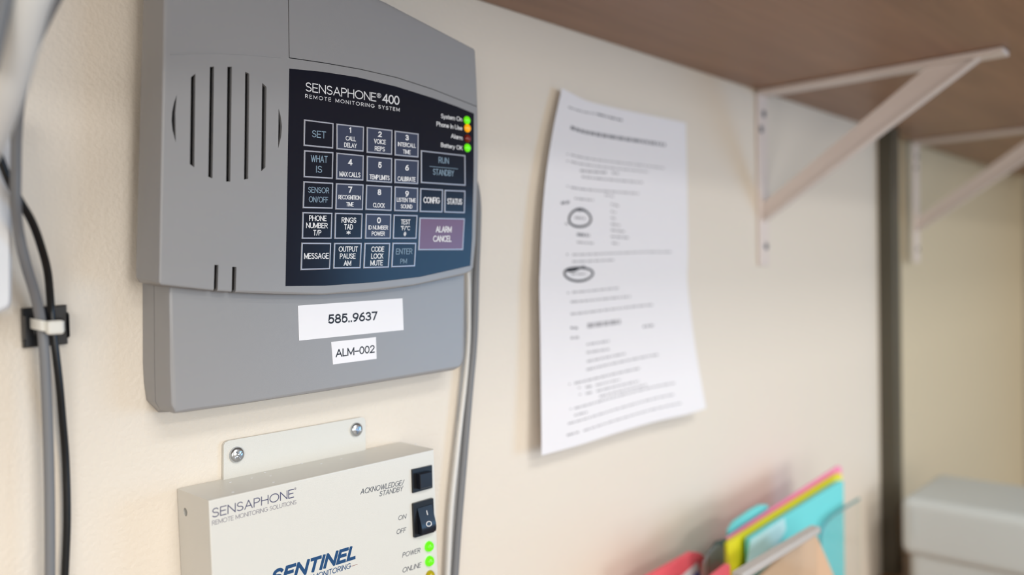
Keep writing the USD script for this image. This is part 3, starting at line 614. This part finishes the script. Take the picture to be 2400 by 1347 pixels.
for x0, y0, x1, y1, h, tone in LINES:
    (s0, t0), (s1, t1) = inv(x0, y0), inv(x1, y1); L = max(1, abs(x1 - x0)); u = 0.0
    hh = h / 800 * .5
    while u < .999:
        w = min(1 - u, (5 + rng.random() * 14) / L)
        k = [u, u + w]; u += w + 2.2 / L
        if w * L < 1.2: continue
        def fn(s, t, up, k=k): return paper_pt(s0 + (s1 - s0) * (k[0] + (k[1] - k[0]) * s), t0 + (t1 - t0) * (k[0] + (k[1] - k[0]) * s) + (t - .5) * 2 * hh, .00022 + up)
        bars[tone].append(sheet(fn, [0, 1], [0, 1], .00012))
nt.part('faint_print', trimesh.util.concatenate(bars[0]), M_toner, parent=sheet_path, smooth=False, kind='stuff', label='blurred lines of small grey print')
nt.part('bold_print', trimesh.util.concatenate(bars[1]), M_toner2, parent=sheet_path, smooth=False, kind='stuff', label='blurred darker lines of print')
def pen(pts, f_):
    w = []
    for x, y in pts:
        s, t = inv(*f_(x, y)); w.append(paper_pt(s, t, .0004))
    return tube(w, .00095, 6, 3)
lp1 = [(428 + 68 * math.cos(a) + 6 * math.sin(2 * a), 890 + 56 * math.sin(a) + (8 if a > 6 else 0)) for a in np.linspace(-2.0, 5.0, 22)]
lp2 = [(420 + 90 * math.cos(a), 1243 + 42 * math.sin(a) - 4 * math.cos(2 * a)) for a in np.linspace(-1.7, 4.7, 24)]
nt.part('pen_loop', trimesh.util.concatenate([pen(lp1, c1), pen([(392, 846), (410, 838), (428, 842), (446, 838), (456, 846)], c1)]), M_pen, parent=sheet_path, label='upper hand-drawn loop')
nt.part('pen_loop', trimesh.util.concatenate([pen(lp2, c1), pen([(345, 1222), (375, 1226), (405, 1218), (430, 1206), (455, 1199)], c1)]), M_pen, parent=sheet_path, label='lower hand-drawn loop')

# ------------------------------------------------------------------ shelf brackets
b0, b1_ = at(1771, 300, 0)[0], at(1801, 300, 0)[0]
bw = .024; bc = at(1786, 300, .002)[0]
br = Thing('shelf_bracket', (bc, 0, SHELF_Z), 'nearer white steel shelf bracket with diagonal brace right of the paper notice', 'bracket')
zb = at(1795, 622, 0)[2]
ytip = atz(2393, 148, SHELF_Z - .003)[1]
br.part('wall_leg', rbox((bc - bw / 2, -.0032, zb), (bc + bw / 2, -.0002, SHELF_Z - .0004), .001), M_brk)
br.part('shelf_arm', rbox((bc - bw / 2, ytip, SHELF_Z - .0056), (bc + bw / 2, -.0002, SHELF_Z - .0004), .001), M_brk)
xw = bc - .002
q = [atx(x, y, xw) for x, y in ((1796, 476), (1816, 514), (2296, 172), (2180, 192))]
yz = np.array([[k[1], k[2]] for k in q]); yz[0, 0] = yz[1, 0] = -.002
yz[2, 1] = yz[3, 1] = SHELF_Z - .003
def brace(lo, hi, pts):
    m = trimesh.creation.extrude_polygon(Polygon(pts), hi - lo, engine='earcut')
    m.apply_transform(np.array([[0, 0, 1, lo], [1, 0, 0, 0], [0, 1, 0, 0], [0, 0, 0, 1.0]])); m.fix_normals(); return m
br.part('brace', brace(xw, xw + .0022, yz), M_brk)
lowe = np.array([yz[1], yz[2]]); dn = np.array([.0, -.0028])
br.part('brace_flange', brace(xw - .004, xw + .008, np.array([yz[1] + dn, yz[2] + dn, yz[2], yz[1]])), M_brk)
for (x, y) in ((1790, 267), (1784, 303), (1796, 577)):
    p = at(x, y, .0032); br.part('screw', dome(np.array([np.clip(p[0], bc - .005, bc + .005), -.0032, p[2]]), .0042, .0016), M_hole, label='grey screw head in the wall leg')
br.part('arm_slot', rbox((bc - .003, ytip + .012, SHELF_Z - .0042), (bc + .003, ytip + .034, SHELF_Z - .0034), .0003), M_hole, label='dark slot near the arm tip')
x2 = at(2143, 400, 0)[0]
p2 = unique('/World', 'shelf_bracket'); c = UsdGeom.Xform.Define(stage, p2)
c.GetPrim().GetReferences().AddInternalReference(br.path); c.ClearXformOpOrder(); 
c.GetPrim().GetAttribute('xformOp:translate').Set(Gf.Vec3d(x2, 0, SHELF_Z)); c.GetPrim().CreateAttribute('xformOpOrder', Sdf.ValueTypeNames.TokenArray, False).Set(['xformOp:translate'])
c.GetPrim().SetInstanceable(True)
keys(c.GetPrim(), 'farther white steel shelf bracket beyond the dark bronze strip', 'bracket')

# ------------------------------------------------------------------ folders and acrylic holder
def stand(px, off, drop=DESK_Z + .0035, right=None):
    top = uv(px, off); xr = top[-1, 0] if right is None else right
    return Polygon(np.vstack([top, [[xr, drop], [top[0, 0], drop]]])).buffer(0)
def folder(name, px, off, m, label, th=.0025, drop=DESK_Z + .0035):
    return single(name, ext(stand(px, off, drop), off - th, th), m, label, 'folder', smooth=False)
folder('file_folder', [(1709, 1243), (1722, 1222), (1760, 1195), (1782, 1183), (1800, 1183)], .056, M_teal, 'teal folder at the very back of the holder, behind the pink one')
folder('file_folder', [(1706, 1262), (1752, 1230), (1967, 1092), (1972, 1096)], .062, M_pink, 'pink folder with only its top edge showing behind yellow')
folder('file_folder', [(1705, 1273), (1752, 1245), (1969, 1109), (1973, 1113)], .069, M_yel, 'yellow folder between the pink and the front teal folder', th=.004)
tf = Thing('file_folder', at(1860, 1300, .078), 'large teal folder with painted pale reflection patch in front of the yellow folder', 'folder')
tf.part('cover', ext(stand([(1757, 1262), (1846, 1205), (1972, 1126), (1977, 1128)], .078), .074, .004), M_teal, smooth=False)
tf.part('painted_reflection', ext(poly([(1760, 1264), (1838, 1213), (1842, 1240), (1815, 1290), (1760, 1345), (1746, 1345)], .0785), .0781, .0006), M_teal2, smooth=False, label='pale teal patch painted as a reflection in the acrylic')  # light reflected in the acrylic, painted as a flat pale patch
folder('kraft_folder', [(1775, 1358), (1896, 1249), (1906, 1245), (1913, 1254), (1936, 1305), (1972, 1390)], .112, M_kraft, 'brown kraft folder at the front behind the acrylic panel')
folder('divider', [(1663, 1296), (1682, 1270), (1704, 1262)], .066, M_dgrn, 'dark green divider between the red and the teal folders')
folder('red_folder', [(1668, 1350), (1705, 1321), (1711, 1324)], .088, M_red, 'small red folder corner in front of the dark green divider')
rf = Thing('red_folder', at(1600, 1340, .045), 'red folder with a white and blue label left of the divider', 'folder')
rf.part('cover', ext(stand([(1510, 1356), (1622, 1294), (1642, 1296), (1650, 1304)], .045), .041, .004), M_red, smooth=False)
rf.part('label', ext(poly([(1590, 1356), (1634, 1318), (1644, 1350), (1646, 1380), (1590, 1400)], .0455), .0452, .0004), M_lab, smooth=False, label='white label')
rf.part('label_print', ext(poly([(1622, 1352), (1636, 1336), (1642, 1352), (1643, 1370), (1622, 1390)], .0457), .0456, .0003), M_blue, smooth=False, label='violet blue print')
hx = at(2012, 1168, .040)[0]; hl = at(1505, 1350, .036)[0]; hz = at(2012, 1168, .040)[2]
ho = Thing('acrylic_holder', ((hx + hl) / 2, -.08, DESK_Z), 'clear acrylic literature holder standing on the desk around the folders', 'holder')
scoop_px = [(1646, 1322), (1662, 1294), (1680, 1277), (1692, 1280), (1702, 1300), (1711, 1340), (1720, 1390), (1760, 1440), (1860, 1435), (1915, 1410), (1934, 1370), (1929, 1330), (1923, 1295), (1921, 1266), (1926, 1241), (1938, 1219), (1958, 1202), (1981, 1187), (2012, 1168)]
sc = uv(scoop_px, .084); sc = smooth_path(np.column_stack([sc, np.zeros(len(sc))]), 3)[:, :2]; sc[:, 1] = np.maximum(sc[:, 1], DESK_Z + .02)
hx = sc[-1, 0]
ho.part('scooped_panel', ext(Polygon(np.vstack([sc, [[hx, DESK_Z + .003], [sc[0, 0], DESK_Z + .003]]])).buffer(0), .083, .003), M_acr, smooth=False)
ho.part('scooped_edge', tube([np.array([a, -.0845, b]) for a, b in sc if a > at(1905, 1400, .084)[0]], .0014, 8, 1), M_acrd, label='smoky polished edge of the scooped panel')
ho.part('back_panel', bx((hl, -.036, DESK_Z + .003), (hx, -.033, hz - .02)), M_acr, smooth=False)
fa, fb = at(1768, 1348, .125), at(1908, 1230, .125)
ho.part('front_panel', bx((fa[0] - .03, -.128, DESK_Z + .003), (fb[0], -.125, fb[2] - .002)), M_acr, smooth=False)
ho.part('front_lip', rbox((fa[0] - .03, -.131, fb[2] - .006), (fb[0], -.122, fb[2]), .0015), M_acre, label='grey rolled lip of the front panel')
ho.part('base', bx((hl, -.131, DESK_Z + .0002), (hx + .003, -.033, DESK_Z + .003)), M_acr, smooth=False)
pz = at(1964, 1338, .125)

# ------------------------------------------------------------------ white bin at the right
P1 = at(2108, 1162, .05); lx, lz = P1[0], P1[2]
wbin = Thing('storage_bin', (lx + .12, -.2, DESK_Z), 'white plastic storage bin with deep rounded lid at the right edge', 'storage bin')
wbin.part('bin_body', rbox((lx + .006, -.375, DESK_Z + .0005), (lx + .160, -.058, lz - .06), .014, 4), M_bin)
lidm = rbox((lx, -.39, lz - .08), (lx + .166, -.05, lz), .014, 4)
wbin.part('bin_lid', lidm, M_bin)
for k in range(7):
    wbin.part('grip_rib', rbox((lx - .0012, -.072 - .0 + k * .0, lz - .016 - k * .006), (lx + .002, -.066, lz - .013 - k * .006), .0008), M_bin)
